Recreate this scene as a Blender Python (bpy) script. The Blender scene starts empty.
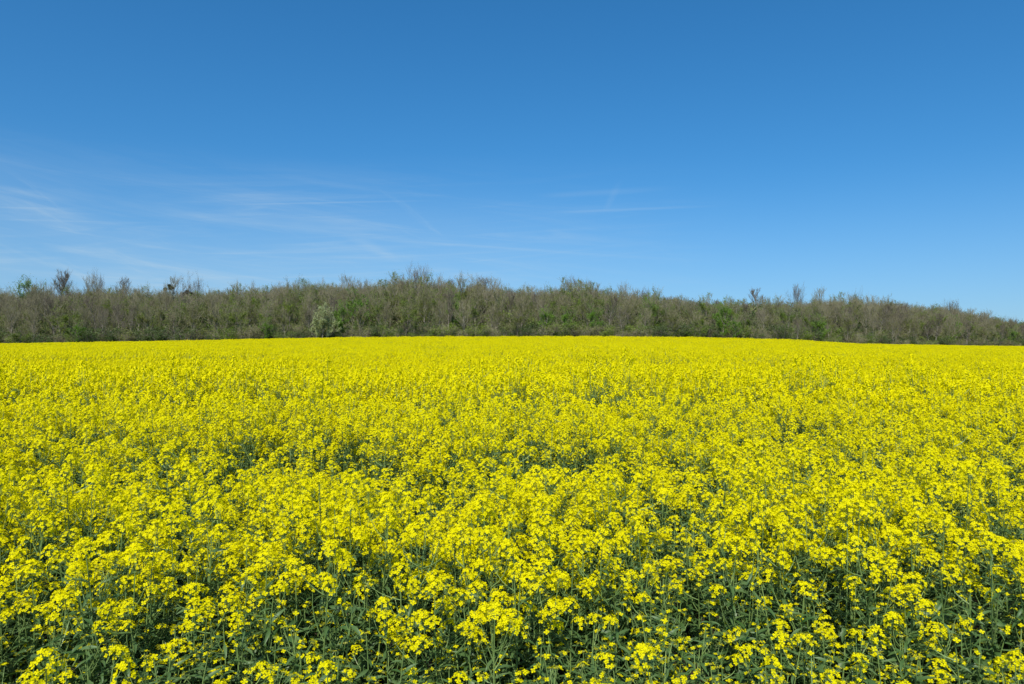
import bpy, math, random
import numpy as np
from mathutils import Vector, Matrix, noise

R = math.radians
PI = math.pi
scene = bpy.context.scene
C = scene.collection

# ------------------------------------------------------------------ camera, sky, sun, exposure
CAM_Z = 2.0
FPX = 25.0 / 36.0 * 1024.0                     # focal length in pixels
cam = bpy.data.cameras.new('camera')
cam.lens = 25.0
cam.sensor_width = 36.0
cam.clip_start = 0.05
cam.clip_end = 6000.0
cam_o = bpy.data.objects.new('camera', cam)
cam_o.location = (0, 0, CAM_Z)
cam_o.rotation_euler = (R(90), 0, 0)
C.objects.link(cam_o)
scene.camera = cam_o

SUN_EL, SUN_ROT = R(50), R(194)
world = bpy.data.worlds.new('World')
scene.world = world
world.use_nodes = True
wn, wl = world.node_tree.nodes, world.node_tree.links
bg = wn['Background']
sky = wn.new('ShaderNodeTexSky')
sky.sky_type = 'NISHITA'
sky.sun_disc = False
sky.sun_elevation = SUN_EL
sky.sun_rotation = SUN_ROT
sky.air_density = 1.0
sky.dust_density = 1.3
sky.ozone_density = 10.0
hs = wn.new('ShaderNodeHueSaturation')
hs.inputs['Hue'].default_value = 0.492
hs.inputs['Saturation'].default_value = 1.18
wl.new(sky.outputs[0], hs.inputs['Color'])


def wmath(op, a, b=None, c=None, clamp=False):
    n = wn.new('ShaderNodeMath')
    n.operation = op
    n.use_clamp = clamp
    for i, v in enumerate((a, b, c)):
        if v is None:
            continue
        if isinstance(v, (int, float)):
            n.inputs[i].default_value = v
        else:
            wl.new(v, n.inputs[i])
    return n.outputs[0]


def wrange(v, a, b, c=0.0, d=1.0):
    n = wn.new('ShaderNodeMapRange')
    n.interpolation_type = 'SMOOTHSTEP'
    wl.new(v, n.inputs[0])
    for i, k in enumerate((a, b, c, d)):
        n.inputs[i + 1].default_value = k
    return n.outputs[0]


# the sky is looked up a little above each direction: the haze belt right on the horizon lies behind the wood
tc0 = wn.new('ShaderNodeTexCoord')
sx0 = wn.new('ShaderNodeSeparateXYZ')
wl.new(tc0.outputs['Generated'], sx0.inputs[0])
cb0 = wn.new('ShaderNodeCombineXYZ')
wl.new(sx0.outputs[0], cb0.inputs[0])
wl.new(sx0.outputs[1], cb0.inputs[1])
wl.new(wmath('MULTIPLY_ADD', sx0.outputs[2], 0.92, 0.05), cb0.inputs[2])
wl.new(cb0.outputs[0], sky.inputs['Vector'])

# thin high cirrus and old contrails, laid on a plane high overhead (direction / its height)
tc = wn.new('ShaderNodeTexCoord')
sx = wn.new('ShaderNodeSeparateXYZ')
wl.new(tc.outputs['Generated'], sx.inputs[0])
X, Y, Z = sx.outputs
zc = wmath('MAXIMUM', Z, 0.03)
cx, cy = wmath('DIVIDE', X, zc), wmath('DIVIDE', Y, zc)
cb = wn.new('ShaderNodeCombineXYZ')
wl.new(cx, cb.inputs[0])
wl.new(cy, cb.inputs[1])


az = wmath('DIVIDE', X, wmath('MAXIMUM', Y, 0.05))
cb2 = wn.new('ShaderNodeCombineXYZ')
wl.new(az, cb2.inputs[0])
wl.new(Z, cb2.inputs[1])


def cirrus(rot, scale, detail, rough, distort, seed):
    """wisps stretched along a slope of ROT degrees in azimuth and height"""
    mp = wn.new('ShaderNodeMapping')
    mp.vector_type = 'POINT'
    mp.inputs['Rotation'].default_value = (0, 0, R(rot))
    mp.inputs['Location'].default_value = (seed, seed * 0.7, seed * 1.3)
    wl.new(cb2.outputs[0], mp.inputs[0])
    m2 = wn.new('ShaderNodeMapping')
    m2.inputs['Scale'].default_value = scale
    wl.new(mp.outputs[0], m2.inputs[0])
    nz = wn.new('ShaderNodeTexNoise')
    nz.inputs['Scale'].default_value = 1.0
    nz.inputs['Detail'].default_value = detail
    nz.inputs['Roughness'].default_value = rough
    nz.inputs['Distortion'].default_value = distort
    wl.new(m2.outputs[0], nz.inputs['Vector'])
    return nz.outputs['Fac']


streak = wrange(cirrus(5, (1.8, 34, 1), 8, 0.62, 0.8, 3.1), 0.44, 0.80)
fine = wrange(cirrus(-4, (2.6, 60, 1), 8, 0.66, 0.9, 9.7), 0.46, 0.80)
cross = wrange(cirrus(24, (3.0, 26, 1), 8, 0.66, 0.8, 14.2), 0.56, 0.82)
broad = wrange(cirrus(8, (1.6, 5, 1), 4, 0.5, 0.4, 5.3), 0.22, 0.66)
leftw = wrange(az, 0.42, -0.38)                       # the veil lies to the west, on the left
lowz = wmath('MULTIPLY', wrange(Z, 0.26, 0.12), wrange(Z, 0.0, 0.05))
veil = wmath('ADD', wmath('MULTIPLY', streak, 0.55), wmath('MULTIPLY', fine, 0.40))
veil = wmath('ADD', veil, wmath('MULTIPLY', cross, 0.35))
veil = wmath('ADD', wmath('MULTIPLY', wmath('MULTIPLY', veil, broad), 0.85), wmath('MULTIPLY', broad, 0.15))
cloud = wmath('MULTIPLY', wmath('MULTIPLY', veil, lowz), leftw)
cloud = wmath('ADD', cloud, wmath('MULTIPLY', wrange(Z, 0.24, 0.0), 0.15))   # pale haze low down


def contrail(p0, p1, w, op):
    """a straight streak on the cloud plane between two plane points"""
    (x0, y0), (x1, y1) = p0, p1
    L = math.hypot(x1 - x0, y1 - y0)
    ux, uy = (x1 - x0) / L, (y1 - y0) / L
    dx, dy = wmath('SUBTRACT', cx, x0), wmath('SUBTRACT', cy, y0)
    t = wmath('ADD', wmath('MULTIPLY', dx, ux), wmath('MULTIPLY', dy, uy))
    s = wmath('ABSOLUTE', wmath('ADD', wmath('MULTIPLY', dx, -uy), wmath('MULTIPLY', dy, ux)))
    across = wrange(s, w, 0.0)
    along = wmath('MULTIPLY', wrange(t, 0.0, L * 0.25), wrange(t, L, L * 0.5))
    return wmath('MULTIPLY', wmath('MULTIPLY', across, along), op)


def plane_pt(u, v):
    return ((u - 512) / (342 - v), FPX / (342 - v))


for (a, b, w_, op) in (((540, 213), (740, 205), 0.09, 0.085), ((530, 197), (690, 187), 0.14, 0.06),
                       ((605, 212), (622, 176), 0.04, 0.045), ((345, 232), (405, 266), 0.16, 0.09),
                       ((215, 205), (460, 200), 0.05, 0.10)):
    cloud = wmath('ADD', cloud, contrail(plane_pt(*a), plane_pt(*b), w_, op))
cloud = wmath('MINIMUM', cloud, 0.6)
mixc = wn.new('ShaderNodeMix')
mixc.data_type = 'RGBA'
wl.new(cloud, mixc.inputs['Factor'])
wl.new(hs.outputs[0], mixc.inputs['A'])
mixc.inputs['B'].default_value = (4.1, 4.95, 5.4, 1)
wl.new(mixc.outputs['Result'], bg.inputs['Color'])
bg.inputs['Strength'].default_value = 0.143

sun_dir = Vector((math.cos(SUN_EL) * math.sin(SUN_ROT), math.cos(SUN_EL) * math.cos(SUN_ROT), math.sin(SUN_EL)))
sun = bpy.data.lights.new('sun', 'SUN')
sun.energy = 5.0
sun.angle = R(0.5)
sun.color = (1.0, 0.95, 0.87)
sun_o = bpy.data.objects.new('sun', sun)
sun_o.rotation_euler = sun_dir.to_track_quat('Z', 'Y').to_euler()
sun_o.location = (-20, -30, 60)
C.objects.link(sun_o)

vs = scene.view_settings
scene.display_settings.display_device = 'sRGB'
vs.view_transform = 'Standard'
vs.look = 'None'
vs.exposure = 0.0
vs.gamma = 1.0
vs.use_curve_mapping = False
scene.cycles.max_bounces = 6
scene.cycles.diffuse_bounces = 3
scene.cycles.transmission_bounces = 3
scene.cycles.transparent_max_bounces = 4


# ------------------------------------------------------------------ materials
def material(name):
    m = bpy.data.materials.new(name)
    m.use_nodes = True
    m.node_tree.nodes.clear()
    return m, m.node_tree.nodes, m.node_tree.links


def leafy(name, col_a, col_b, trans=0.3, rough=0.5, spec=0.3, tint=1.0, nscale=9.0, objvar=0.5):
    """thin plant tissue: two tones mixed by noise and by instance, part of the light passing through"""
    m, n, l = material(name)
    out = n.new('ShaderNodeOutputMaterial')
    info = n.new('ShaderNodeObjectInfo')
    geo = n.new('ShaderNodeNewGeometry')
    nz = n.new('ShaderNodeTexNoise')
    nz.inputs['Scale'].default_value = nscale
    nz.inputs['Detail'].default_value = 2
    l.new(geo.outputs['Position'], nz.inputs['Vector'])
    mr = n.new('ShaderNodeMapRange')
    l.new(nz.outputs['Fac'], mr.inputs[0])
    mr.inputs[1].default_value, mr.inputs[2].default_value = 0.3, 0.7
    mx = n.new('ShaderNodeMath')
    mx.operation = 'MULTIPLY_ADD'
    l.new(info.outputs['Random'], mx.inputs[0])
    mx.inputs[1].default_value = objvar
    ml = n.new('ShaderNodeMath')
    ml.operation = 'MULTIPLY'
    l.new(mr.outputs[0], ml.inputs[0])
    ml.inputs[1].default_value = 1 - objvar
    l.new(ml.outputs[0], mx.inputs[2])
    mix = n.new('ShaderNodeMix')
    mix.data_type = 'RGBA'
    l.new(mx.outputs[0], mix.inputs['Factor'])
    mix.inputs['A'].default_value = (*col_a, 1)
    mix.inputs['B'].default_value = (*col_b, 1)
    p = n.new('ShaderNodeBsdfPrincipled')
    l.new(mix.outputs['Result'], p.inputs['Base Color'])
    p.inputs['Roughness'].default_value = rough
    p.inputs['Specular IOR Level'].default_value = spec
    t = n.new('ShaderNodeBsdfTranslucent')
    tm = n.new('ShaderNodeMix')
    tm.data_type = 'RGBA'
    tm.blend_type = 'MULTIPLY'
    tm.inputs['Factor'].default_value = 1
    l.new(mix.outputs['Result'], tm.inputs['A'])
    tm.inputs['B'].default_value = (tint, 1.0, 0.6, 1)
    l.new(tm.outputs['Result'], t.inputs['Color'])
    ms = n.new('ShaderNodeMixShader')
    ms.inputs[0].default_value = trans
    l.new(p.outputs[0], ms.inputs[1])
    l.new(t.outputs[0], ms.inputs[2])
    l.new(ms.outputs[0], out.inputs['Surface'])
    return m


M_PETAL = leafy('rape_petal', (0.72, 0.662, 0.001), (0.83, 0.75, 0.003), trans=0.32, rough=0.6, spec=0.05, tint=1.0)
M_BUD = leafy('rape_bud', (0.34, 0.36, 0.03), (0.48, 0.44, 0.02), trans=0.15)
M_STEM = leafy('rape_stem', (0.11, 0.19, 0.045), (0.24, 0.33, 0.10), trans=0.08, rough=0.45)
M_LEAF = leafy('rape_leaf', (0.045, 0.110, 0.020), (0.135, 0.215, 0.075), trans=0.28, rough=0.45, spec=0.35)
M_BARK = leafy('tree_bark', (0.10, 0.09, 0.065), (0.34, 0.31, 0.24), trans=0.0, rough=0.9, spec=0.1, nscale=1.2)
M_TWIG = leafy('tree_twig', (0.172, 0.156, 0.090), (0.285, 0.262, 0.165), trans=0.0, rough=0.9, spec=0.1, nscale=0.4)
M_TWIG_DARK = leafy('dark_twig', (0.115, 0.098, 0.072), (0.20, 0.176, 0.130), trans=0.0, rough=0.9, spec=0.1, nscale=0.4)
M_OLIVE = leafy('budding_leaf', (0.13, 0.165, 0.030), (0.21, 0.235, 0.05), trans=0.3, nscale=0.4)
M_GREEN = leafy('spring_leaf', (0.10, 0.175, 0.020), (0.22, 0.29, 0.035), trans=0.35, nscale=0.5)
M_BRIGHT = leafy('fresh_leaf', (0.12, 0.25, 0.025), (0.20, 0.33, 0.04), trans=0.35, nscale=0.5)
M_DARK = leafy('thicket_leaf', (0.045, 0.085, 0.02), (0.11, 0.16, 0.035), trans=0.25, nscale=0.5)
M_PALE = leafy('willow_leaf', (0.31, 0.37, 0.16), (0.43, 0.48, 0.25), trans=0.3, nscale=0.6)
M_MISTLE = leafy('mistletoe_leaf', (0.02, 0.03, 0.012), (0.05, 0.06, 0.02), trans=0.1)


def ground_material():
    m, n, l = material('field_earth')
    out = n.new('ShaderNodeOutputMaterial')
    p = n.new('ShaderNodeBsdfPrincipled')
    p.inputs['Roughness'].default_value = 0.95
    p.inputs['Specular IOR Level'].default_value = 0.1
    geo = n.new('ShaderNodeNewGeometry')
    a = n.new('ShaderNodeTexNoise')
    a.inputs['Scale'].default_value = 0.35
    a.inputs['Detail'].default_value = 8
    a.inputs['Roughness'].default_value = 0.7
    l.new(geo.outputs['Position'], a.inputs['Vector'])
    r = n.new('ShaderNodeValToRGB')
    cr = r.color_ramp
    cr.elements[0].position = 0.3
    cr.elements[0].color = (0.030, 0.022, 0.014, 1)
    cr.elements[1].position = 0.7
    cr.elements[1].color = (0.030, 0.044, 0.014, 1)
    e = cr.elements.new(0.5)
    e.color = (0.048, 0.038, 0.024, 1)
    l.new(a.outputs['Fac'], r.inputs[0])
    l.new(r.outputs[0], p.inputs['Base Color'])
    b = n.new('ShaderNodeBump')
    b.inputs['Strength'].default_value = 0.8
    b.inputs['Distance'].default_value = 0.08
    c = n.new('ShaderNodeTexNoise')
    c.inputs['Scale'].default_value = 14
    c.inputs['Detail'].default_value = 6
    l.new(geo.outputs['Position'], c.inputs['Vector'])
    l.new(c.outputs['Fac'], b.inputs['Height'])
    l.new(b.outputs[0], p.inputs['Normal'])
    l.new(p.outputs[0], out.inputs['Surface'])
    return m


M_GROUND = ground_material()


# ------------------------------------------------------------------ geometry container
class G:
    """vertices, quads and triangles with material slots, joined by numpy"""

    def __init__(self):
        self.V, self.Q, self.T, self.qm, self.tm = [], [], [], [], []
        self.n = 0

    def add(self, V, Q=None, T=None, m=0):
        V = np.asarray(V, float).reshape(-1, 3)
        self.V.append(V)
        if Q is not None and len(Q):
            Q = np.asarray(Q, int).reshape(-1, 4)
            self.Q.append(Q + self.n)
            self.qm.append(np.full(len(Q), m))
        if T is not None and len(T):
            T = np.asarray(T, int).reshape(-1, 3)
            self.T.append(T + self.n)
            self.tm.append(np.full(len(T), m))
        self.n += len(V)

    def pack(self):
        v = np.concatenate(self.V) if self.V else np.zeros((0, 3))
        q = np.concatenate(self.Q) if self.Q else np.zeros((0, 4), int)
        t = np.concatenate(self.T) if self.T else np.zeros((0, 3), int)
        qm = np.concatenate(self.qm) if self.qm else np.zeros(0, int)
        tm = np.concatenate(self.tm) if self.tm else np.zeros(0, int)
        self.V, self.Q, self.T, self.qm, self.tm = [v], [q], [t], [qm], [tm]
        return v, q, t, qm, tm

    def merge(self, other, mat=None, mmap=None):
        v, q, t, qm, tm = other.pack()
        if mat is not None:
            A = np.array(mat)
            v = v @ A[:3, :3].T + A[:3, 3]
        if mmap:
            lut = np.arange(16)
            for k, w in mmap.items():
                lut[k] = w
            qm, tm = lut[qm], lut[tm]
        self.V.append(v)
        self.Q.append(q + self.n)
        self.qm.append(qm)
        self.T.append(t + self.n)
        self.tm.append(tm)
        self.n += len(v)

    def mesh(self, name, mats, smooth=False):
        v, q, t, qm, tm = self.pack()
        me = bpy.data.meshes.new(name)
        me.vertices.add(len(v))
        me.vertices.foreach_set('co', v.astype(np.float32).ravel())
        loops = np.concatenate([q.ravel(), t.ravel()]).astype(np.int32)
        me.loops.add(len(loops))
        me.loops.foreach_set('vertex_index', loops)
        me.polygons.add(len(q) + len(t))
        starts = np.concatenate([np.arange(len(q)) * 4, len(q) * 4 + np.arange(len(t)) * 3]).astype(np.int32)
        me.polygons.foreach_set('loop_start', starts)
        for m in mats:
            me.materials.append(m)
        me.polygons.foreach_set('material_index', np.concatenate([qm, tm]).astype(np.int32))
        me.polygons.foreach_set('use_smooth', np.full(len(q) + len(t), smooth))
        me.update(calc_edges=True)
        me.validate()
        return me


def unit(v):
    return v / (np.linalg.norm(v) + 1e-12)


def frame_of(d):
    d = unit(np.asarray(d, float))
    a = np.array((1.0, 0, 0)) if abs(d[0]) < 0.8 else np.array((0, 1.0, 0))
    u = unit(np.cross(d, a))
    return u, np.cross(d, u)


def tube(g, pts, rad, sides=4, m=0):
    pts = np.asarray(pts, float)
    n = len(pts)
    V = []
    u0 = None
    for i in range(n):
        d = pts[min(i + 1, n - 1)] - pts[max(i - 1, 0)]
        if u0 is None:
            u, w = frame_of(d)
        else:
            d = unit(d)
            u = unit(u0 - d * np.dot(u0, d))
            w = np.cross(d, u)
        u0 = u
        a = np.arange(sides) * 2 * PI / sides
        V.append(pts[i] + rad[i] * (np.outer(np.cos(a), u) + np.outer(np.sin(a), w)))
    Q = []
    for i in range(n - 1):
        for k in range(sides):
            k2 = (k + 1) % sides
            Q.append((i * sides + k, i * sides + k2, (i + 1) * sides + k2, (i + 1) * sides + k))
    g.add(np.concatenate(V), Q, m=m)


def mat_from(pos, xaxis, zaxis, s=1.0):
    """matrix whose local z is ZAXIS and local x lies as near XAXIS as it can"""
    z = unit(np.asarray(zaxis, float))
    x = np.asarray(xaxis, float)
    x = x - z * np.dot(x, z)
    if np.linalg.norm(x) < 1e-6:
        x, _ = frame_of(z)
    x = unit(x)
    y = np.cross(z, x)
    A = np.eye(4)
    A[:3, 0], A[:3, 1], A[:3, 2], A[:3, 3] = x * s, y * s, z * s, pos
    return A


# ------------------------------------------------------------------ terrain
EDGE_U = [-400, 0, 150, 300, 400, 600, 700, 790, 860, 950, 1024, 1400]
EDGE_H = [0.30, 0.52, 0.98, 1.74, 2.02, 2.02, 1.84, 1.36, 0.40, -0.18, -0.85, -1.6]


def edge_y(ratio):
    """distance of the wood's edge along the view axis for x/y = ratio; the edge runs away on the right"""
    r = min(max(ratio, -2.0), 0.76)
    if r * 150 <= 60:
        return 150.0
    return (150 - 0.9 * 60) / (1 - 0.9 * r)


def sstep(a, b, x):
    t = min(max((x - a) / (b - a), 0.0), 1.0)
    return t * t * (3 - 2 * t)


def terrain(x, y):
    yy = max(y, 8.0)
    ratio = x / yy
    D = edge_y(ratio)
    e = float(np.interp(512 + ratio * FPX, EDGE_U, EDGE_H))
    t = max(y, 0.0) / D
    h = e * min(t, 1.0) ** 1.7
    if t > 1:
        h += 5.0 * sstep(0, 80, y - D) + 3.0 * sstep(70, 240, y - D) - 14 * sstep(230, 700, y - D)
    if y > 0:
        h += 0.10 * noise.noise((x * 0.02, y * 0.045, 3.0)) * sstep(6, 40, y)
    return h


def build_ground():
    xs = np.concatenate([-np.geomspace(1500, 4, 46), np.linspace(-3, 3, 7), np.geomspace(4, 1500, 46)])
    ys = np.concatenate([np.linspace(-60, 0, 10), np.linspace(2, 60, 30), np.linspace(63, 330, 70), np.geomspace(345, 2600, 16)])
    V = [(x, y, terrain(x, y)) for y in ys for x in xs]
    nx = len(xs)
    Q = [(j * nx + i, j * nx + i + 1, (j + 1) * nx + i + 1, (j + 1) * nx + i) for j in range(len(ys) - 1) for i in range(nx - 1)]
    g = G()
    g.add(V, Q)
    o = bpy.data.objects.new('ground', g.mesh('ground', [M_GROUND], True))
    o['kind'] = 'structure'
    C.objects.link(o)


build_ground()


def tag(o, label, cat, group=None):
    o['label'] = label
    o['category'] = cat
    if group:
        o['group'] = group


def link(name, mesh, parent=None, mat=None):
    o = bpy.data.objects.new(name, mesh)
    if parent is not None:
        o.parent = parent
    if mat is not None:
        o.matrix_basis = Matrix([list(r) for r in mat])
    C.objects.link(o)
    return o


def copy_tree(o, parent=None):
    c = o.copy()
    C.objects.link(c)
    c.parent = parent
    for ch in KIDS.get(o.name, ()):
        copy_tree(ch, c)
    return c


KIDS = {}


def instancer(name, mats_of_points, protos):
    """ONE object: points that carry prototypes (geometry nodes), for what nobody could count.
    mats_of_points: rows (x, y, z, rx, ry, rz, sx, sy, sz, index)"""
    P = np.asarray(mats_of_points, float)
    me = bpy.data.meshes.new(name)
    me.vertices.add(len(P))
    me.vertices.foreach_set('co', P[:, :3].astype(np.float32).ravel())
    for nm, cols in (('turn', slice(3, 6)), ('size', slice(6, 9))):
        a = me.attributes.new(nm, 'FLOAT_VECTOR', 'POINT')
        a.data.foreach_set('vector', P[:, cols].astype(np.float32).ravel())
    a = me.attributes.new('pick', 'INT', 'POINT')
    a.data.foreach_set('value', P[:, 9].astype(np.int32))
    o = bpy.data.objects.new(name, me)
    o['kind'] = 'stuff'
    C.objects.link(o)
    src = bpy.data.collections.new(name + '_source')          # never linked: nothing hidden in the scene
    for i, pm in enumerate(protos):
        src.objects.link(bpy.data.objects.new('%s_source_%02d' % (name, i), pm))
    ng = bpy.data.node_groups.new(name, 'GeometryNodeTree')
    ng.interface.new_socket('Geometry', in_out='INPUT', socket_type='NodeSocketGeometry')
    ng.interface.new_socket('Geometry', in_out='OUTPUT', socket_type='NodeSocketGeometry')
    n, l = ng.nodes, ng.links
    gi, go = n.new('NodeGroupInput'), n.new('NodeGroupOutput')
    ci = n.new('GeometryNodeCollectionInfo')
    ci.inputs['Collection'].default_value = src
    ci.inputs['Separate Children'].default_value = True
    ci.inputs['Reset Children'].default_value = True
    ip = n.new('GeometryNodeInstanceOnPoints')
    ip.inputs['Pick Instance'].default_value = True

    def named(nm, ty):
        k = n.new('GeometryNodeInputNamedAttribute')
        k.data_type = ty
        k.inputs['Name'].default_value = nm
        return next(s for s in k.outputs if s.enabled and s.name == 'Attribute')
    er = n.new('FunctionNodeEulerToRotation')
    l.new(named('turn', 'FLOAT_VECTOR'), er.inputs[0])
    l.new(er.outputs[0], ip.inputs['Rotation'])
    l.new(named('size', 'FLOAT_VECTOR'), ip.inputs['Scale'])
    l.new(named('pick', 'INT'), ip.inputs['Instance Index'])
    l.new(gi.outputs[0], ip.inputs['Points'])
    l.new(ci.outputs[0], ip.inputs['Instance'])
    l.new(ip.outputs[0], go.inputs[0])
    md = o.modifiers.new('scatter', 'NODES')
    md.node_group = ng
    return o


# ------------------------------------------------------------------ trees
def build_tree(seed, H, spread, nlimb, base, leaf_n, leaf_size, twig_w, lean_up=0.65):
    """returns (wood, twigs, leaves) as G; trunk with limbs, twigs as thin blades, small leaf faces"""
    rg = np.random.default_rng(seed)
    wood, twig, leaf = G(), G(), G()
    tip_pts = []

    def curve(p, d, L, n, wob, up):
        pts = [np.array(p, float)]
        d = unit(np.array(d, float))
        for i in range(n):
            d = unit(d + rg.normal(0, wob, 3) + np.array((0, 0, up)) / n)
            pts.append(pts[-1] + d * L / n)
        return pts

    trunk = curve((0, 0, -0.5), (rg.normal(0, 0.05), rg.normal(0, 0.05), 1), H * 0.93 + 0.5, 9, 0.045, 0.12)
    r0 = 0.017 * H + 0.02
    rad = [r0 * (1 - 0.93 * (i / 9) ** 0.85) + 0.008 for i in range(10)]
    rad[0] *= 1.5
    tube(wood, trunk, rad, 6)

    def along(pts, t):
        f = t * (len(pts) - 1)
        i = min(int(f), len(pts) - 2)
        return pts[i] + (pts[i + 1] - pts[i]) * (f - i), unit(pts[i + 1] - pts[i])

    blades_V, blades_Q = [], []

    def blade(p, q, w0, w1):
        d = q - p
        u, v = frame_of(d)
        a = rg.uniform(0, PI)
        s = u * math.cos(a) + v * math.sin(a)
        k = len(blades_V) * 4
        blades_V.append(np.array((p - s * w0, p + s * w0, q + s * w1, q - s * w1)))
        blades_Q.append((k, k + 1, k + 2, k + 3))

    for i in range(nlimb):
        t = base + (1 - base) * ((i + rg.uniform(0, 1)) / nlimb) ** 0.9
        t = min(t, 0.985)
        p, d = along(trunk, t)
        a = i * 2.4 + rg.uniform(-0.5, 0.5)
        out = np.array((math.cos(a), math.sin(a), 0))
        steep = rg.uniform(0.7, 1.4) + 0.9 * t ** 3
        d1 = unit(out * 1.0 + np.array((0, 0, steep)))
        shape = (1 - ((t - base) / (1 - base) * 1.25 - 0.42) ** 2) ** 0.6 if abs((t - base) / (1 - base) * 1.25 - 0.42) < 0.97 else 0.2
        L1 = H * spread * 1.22 * shape * rg.uniform(0.75, 1.15)
        limb = curve(p, d1, L1, 5, 0.13, lean_up)
        r1 = r0 * 0.42 * (1 - t * 0.6)
        tube(wood, limb, [max(r1 * (1 - 0.85 * k / 5), 0.010) for k in range(6)], 4)
        for j in range(rg.integers(5, 8)):
            t2 = rg.uniform(0.22, 1.0)
            p2, dd = along(limb, t2)
            d2 = unit(dd * 0.8 + rg.normal(0, 0.42, 3) + np.array((0, 0, 0.40)))
            L2 = L1 * rg.uniform(0.3, 0.55)
            b2 = curve(p2, d2, L2, 3, 0.16, lean_up * 0.8)
            tube(twig, b2, [max(r1 * 0.30 * (1 - 0.7 * k / 3), 0.008) for k in range(4)], 3)
            for k in range(rg.integers(5, 8)):
                p3, d3 = along(b2, rg.uniform(0.15, 1.0))
                d3 = unit(d3 * 0.8 + rg.normal(0, 0.36, 3) + np.array((0, 0, 0.5)))
                L3 = L2 * rg.uniform(0.35, 0.7)
                q3 = p3 + d3 * L3
                blade(p3, q3, twig_w * 0.85, twig_w * 0.4)
                tip_pts.append((p3 + q3) / 2)
                tip_pts.append(q3)
                for z in range(rg.integers(4, 8)):
                    p4 = p3 + d3 * L3 * rg.uniform(0.15, 0.95)
                    d4 = unit(d3 * 0.9 + rg.normal(0, 0.36, 3) + np.array((0, 0, 0.5)))
                    q4 = p4 + d4 * L3 * rg.uniform(0.3, 0.65)
                    blade(p4, q4, twig_w * 0.5, twig_w * 0.25)
                    tip_pts.append(q4)
    twig.add(np.concatenate(blades_V), blades_Q)
    if leaf_n:
        tp = np.array(tip_pts)
        # leaves come in clumps: some twigs carry many, others none
        w = np.array([max(0.02, 0.5 + noise.noise(Vector(p * (5.5 / H)) + Vector((seed, 0, 0)))) ** 2 for p in tp])
        w *= np.clip((H * 0.98 - tp[:, 2]) / (H * 0.2), 0.12, 1.0)          # the topmost twigs are the last to leaf
        pick = rg.choice(len(tp), leaf_n, p=w / w.sum())
        c = tp[pick] + rg.normal(0, leaf_size * 0.9, (leaf_n, 3))
        nrm = rg.normal(0, 1, (leaf_n, 3)) + np.array((0, 0, 0.5))
        nrm /= np.linalg.norm(nrm, axis=1)[:, None]
        ref = rg.normal(0, 1, (leaf_n, 3))
        u = np.cross(nrm, ref)
        u /= np.linalg.norm(u, axis=1)[:, None]
        v = np.cross(nrm, u)
        s = leaf_size * rg.uniform(0.5, 1.2, (leaf_n, 1))
        V = np.stack([c - u * s, c - v * s * 0.55 + u * s * 0.1, c + u * s, c + v * s * 0.55], 1).reshape(-1, 3)
        leaf.add(V, np.arange(leaf_n * 4).reshape(-1, 4))
    return wood, twig, leaf


# kind: seed, H, spread, limbs, lowest limb, leaves, leaf size, twig width, twig material, leaf material
TREE_KINDS = {
    'bare_a': (11, 12.0, 0.34, 24, 0.28, 900, 0.08, 0.012, M_TWIG, M_OLIVE),
    'bare_b': (12, 12.0, 0.30, 25, 0.24, 1700, 0.08, 0.012, M_TWIG, M_OLIVE),
    'bare_c': (13, 12.0, 0.38, 23, 0.30, 900, 0.08, 0.012, M_TWIG_DARK, M_OLIVE),
    'slim': (14, 12.0, 0.22, 26, 0.34, 300, 0.08, 0.012, M_TWIG_DARK, M_OLIVE),
    'olive_a': (21, 12.0, 0.34, 22, 0.20, 4200, 0.10, 0.012, M_TWIG, M_OLIVE),
    'olive_b': (22, 12.0, 0.29, 22, 0.18, 3600, 0.10, 0.012, M_TWIG, M_OLIVE),
    'green_a': (31, 12.0, 0.34, 20, 0.18, 5200, 0.12, 0.011, M_TWIG, M_GREEN),
    'green_b': (32, 12.0, 0.30, 20, 0.16, 4200, 0.12, 0.011, M_TWIG, M_GREEN),
    'bright': (33, 12.0, 0.28, 18, 0.08, 9000, 0.14, 0.011, M_TWIG, M_BRIGHT),
    'broad': (41, 12.0, 0.46, 26, 0.34, 400, 0.08, 0.013, M_TWIG_DARK, M_OLIVE),
    'willow': (51, 12.0, 0.55, 20, 0.05, 16000, 0.22, 0.020, M_TWIG, M_PALE),
    'airy_green': (61, 12.0, 0.40, 15, 0.45, 4200, 0.15, 0.012, M_TWIG, M_BRIGHT),
}
TREE_MESH = {}
TREE_TOP = {}
for k, (sd, H_, sp, nl_, bs, ln, ls, tw, mt, ml_) in TREE_KINDS.items():
    w_, t_, l_ = build_tree(sd, H_, sp, nl_, bs, ln, ls, tw)
    TREE_TOP[k] = float(np.percentile(t_.pack()[0][:, 2], 99.7))
    TREE_MESH[k] = (w_.mesh(k + '_wood', [M_BARK], True), t_.mesh(k + '_twigs', [mt]),
                    l_.mesh(k + '_leaves', [ml_]) if ln else None, w_, t_, l_, mt, ml_)


def tree_at(kind, x, y, height, rz, label, group=None, widen=1.0, name='tree', cat='tree'):
    """trunk (bark), crown (twigs) and the crown's leaves"""
    o = bpy.data.objects.new(name, None)
    s = height / TREE_TOP[kind]
    o.location = (x, y, terrain(x, y))
    o.rotation_euler = (0, 0, rz)
    o.scale = (s * widen, s * widen, s)
    tag(o, label, cat, group)
    C.objects.link(o)
    wm, tm_, lm = TREE_MESH[kind][:3]
    link('trunk', wm, o)
    c = link('crown', tm_, o)
    if lm is not None:
        link('leaves', lm, c)
    return o


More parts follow.
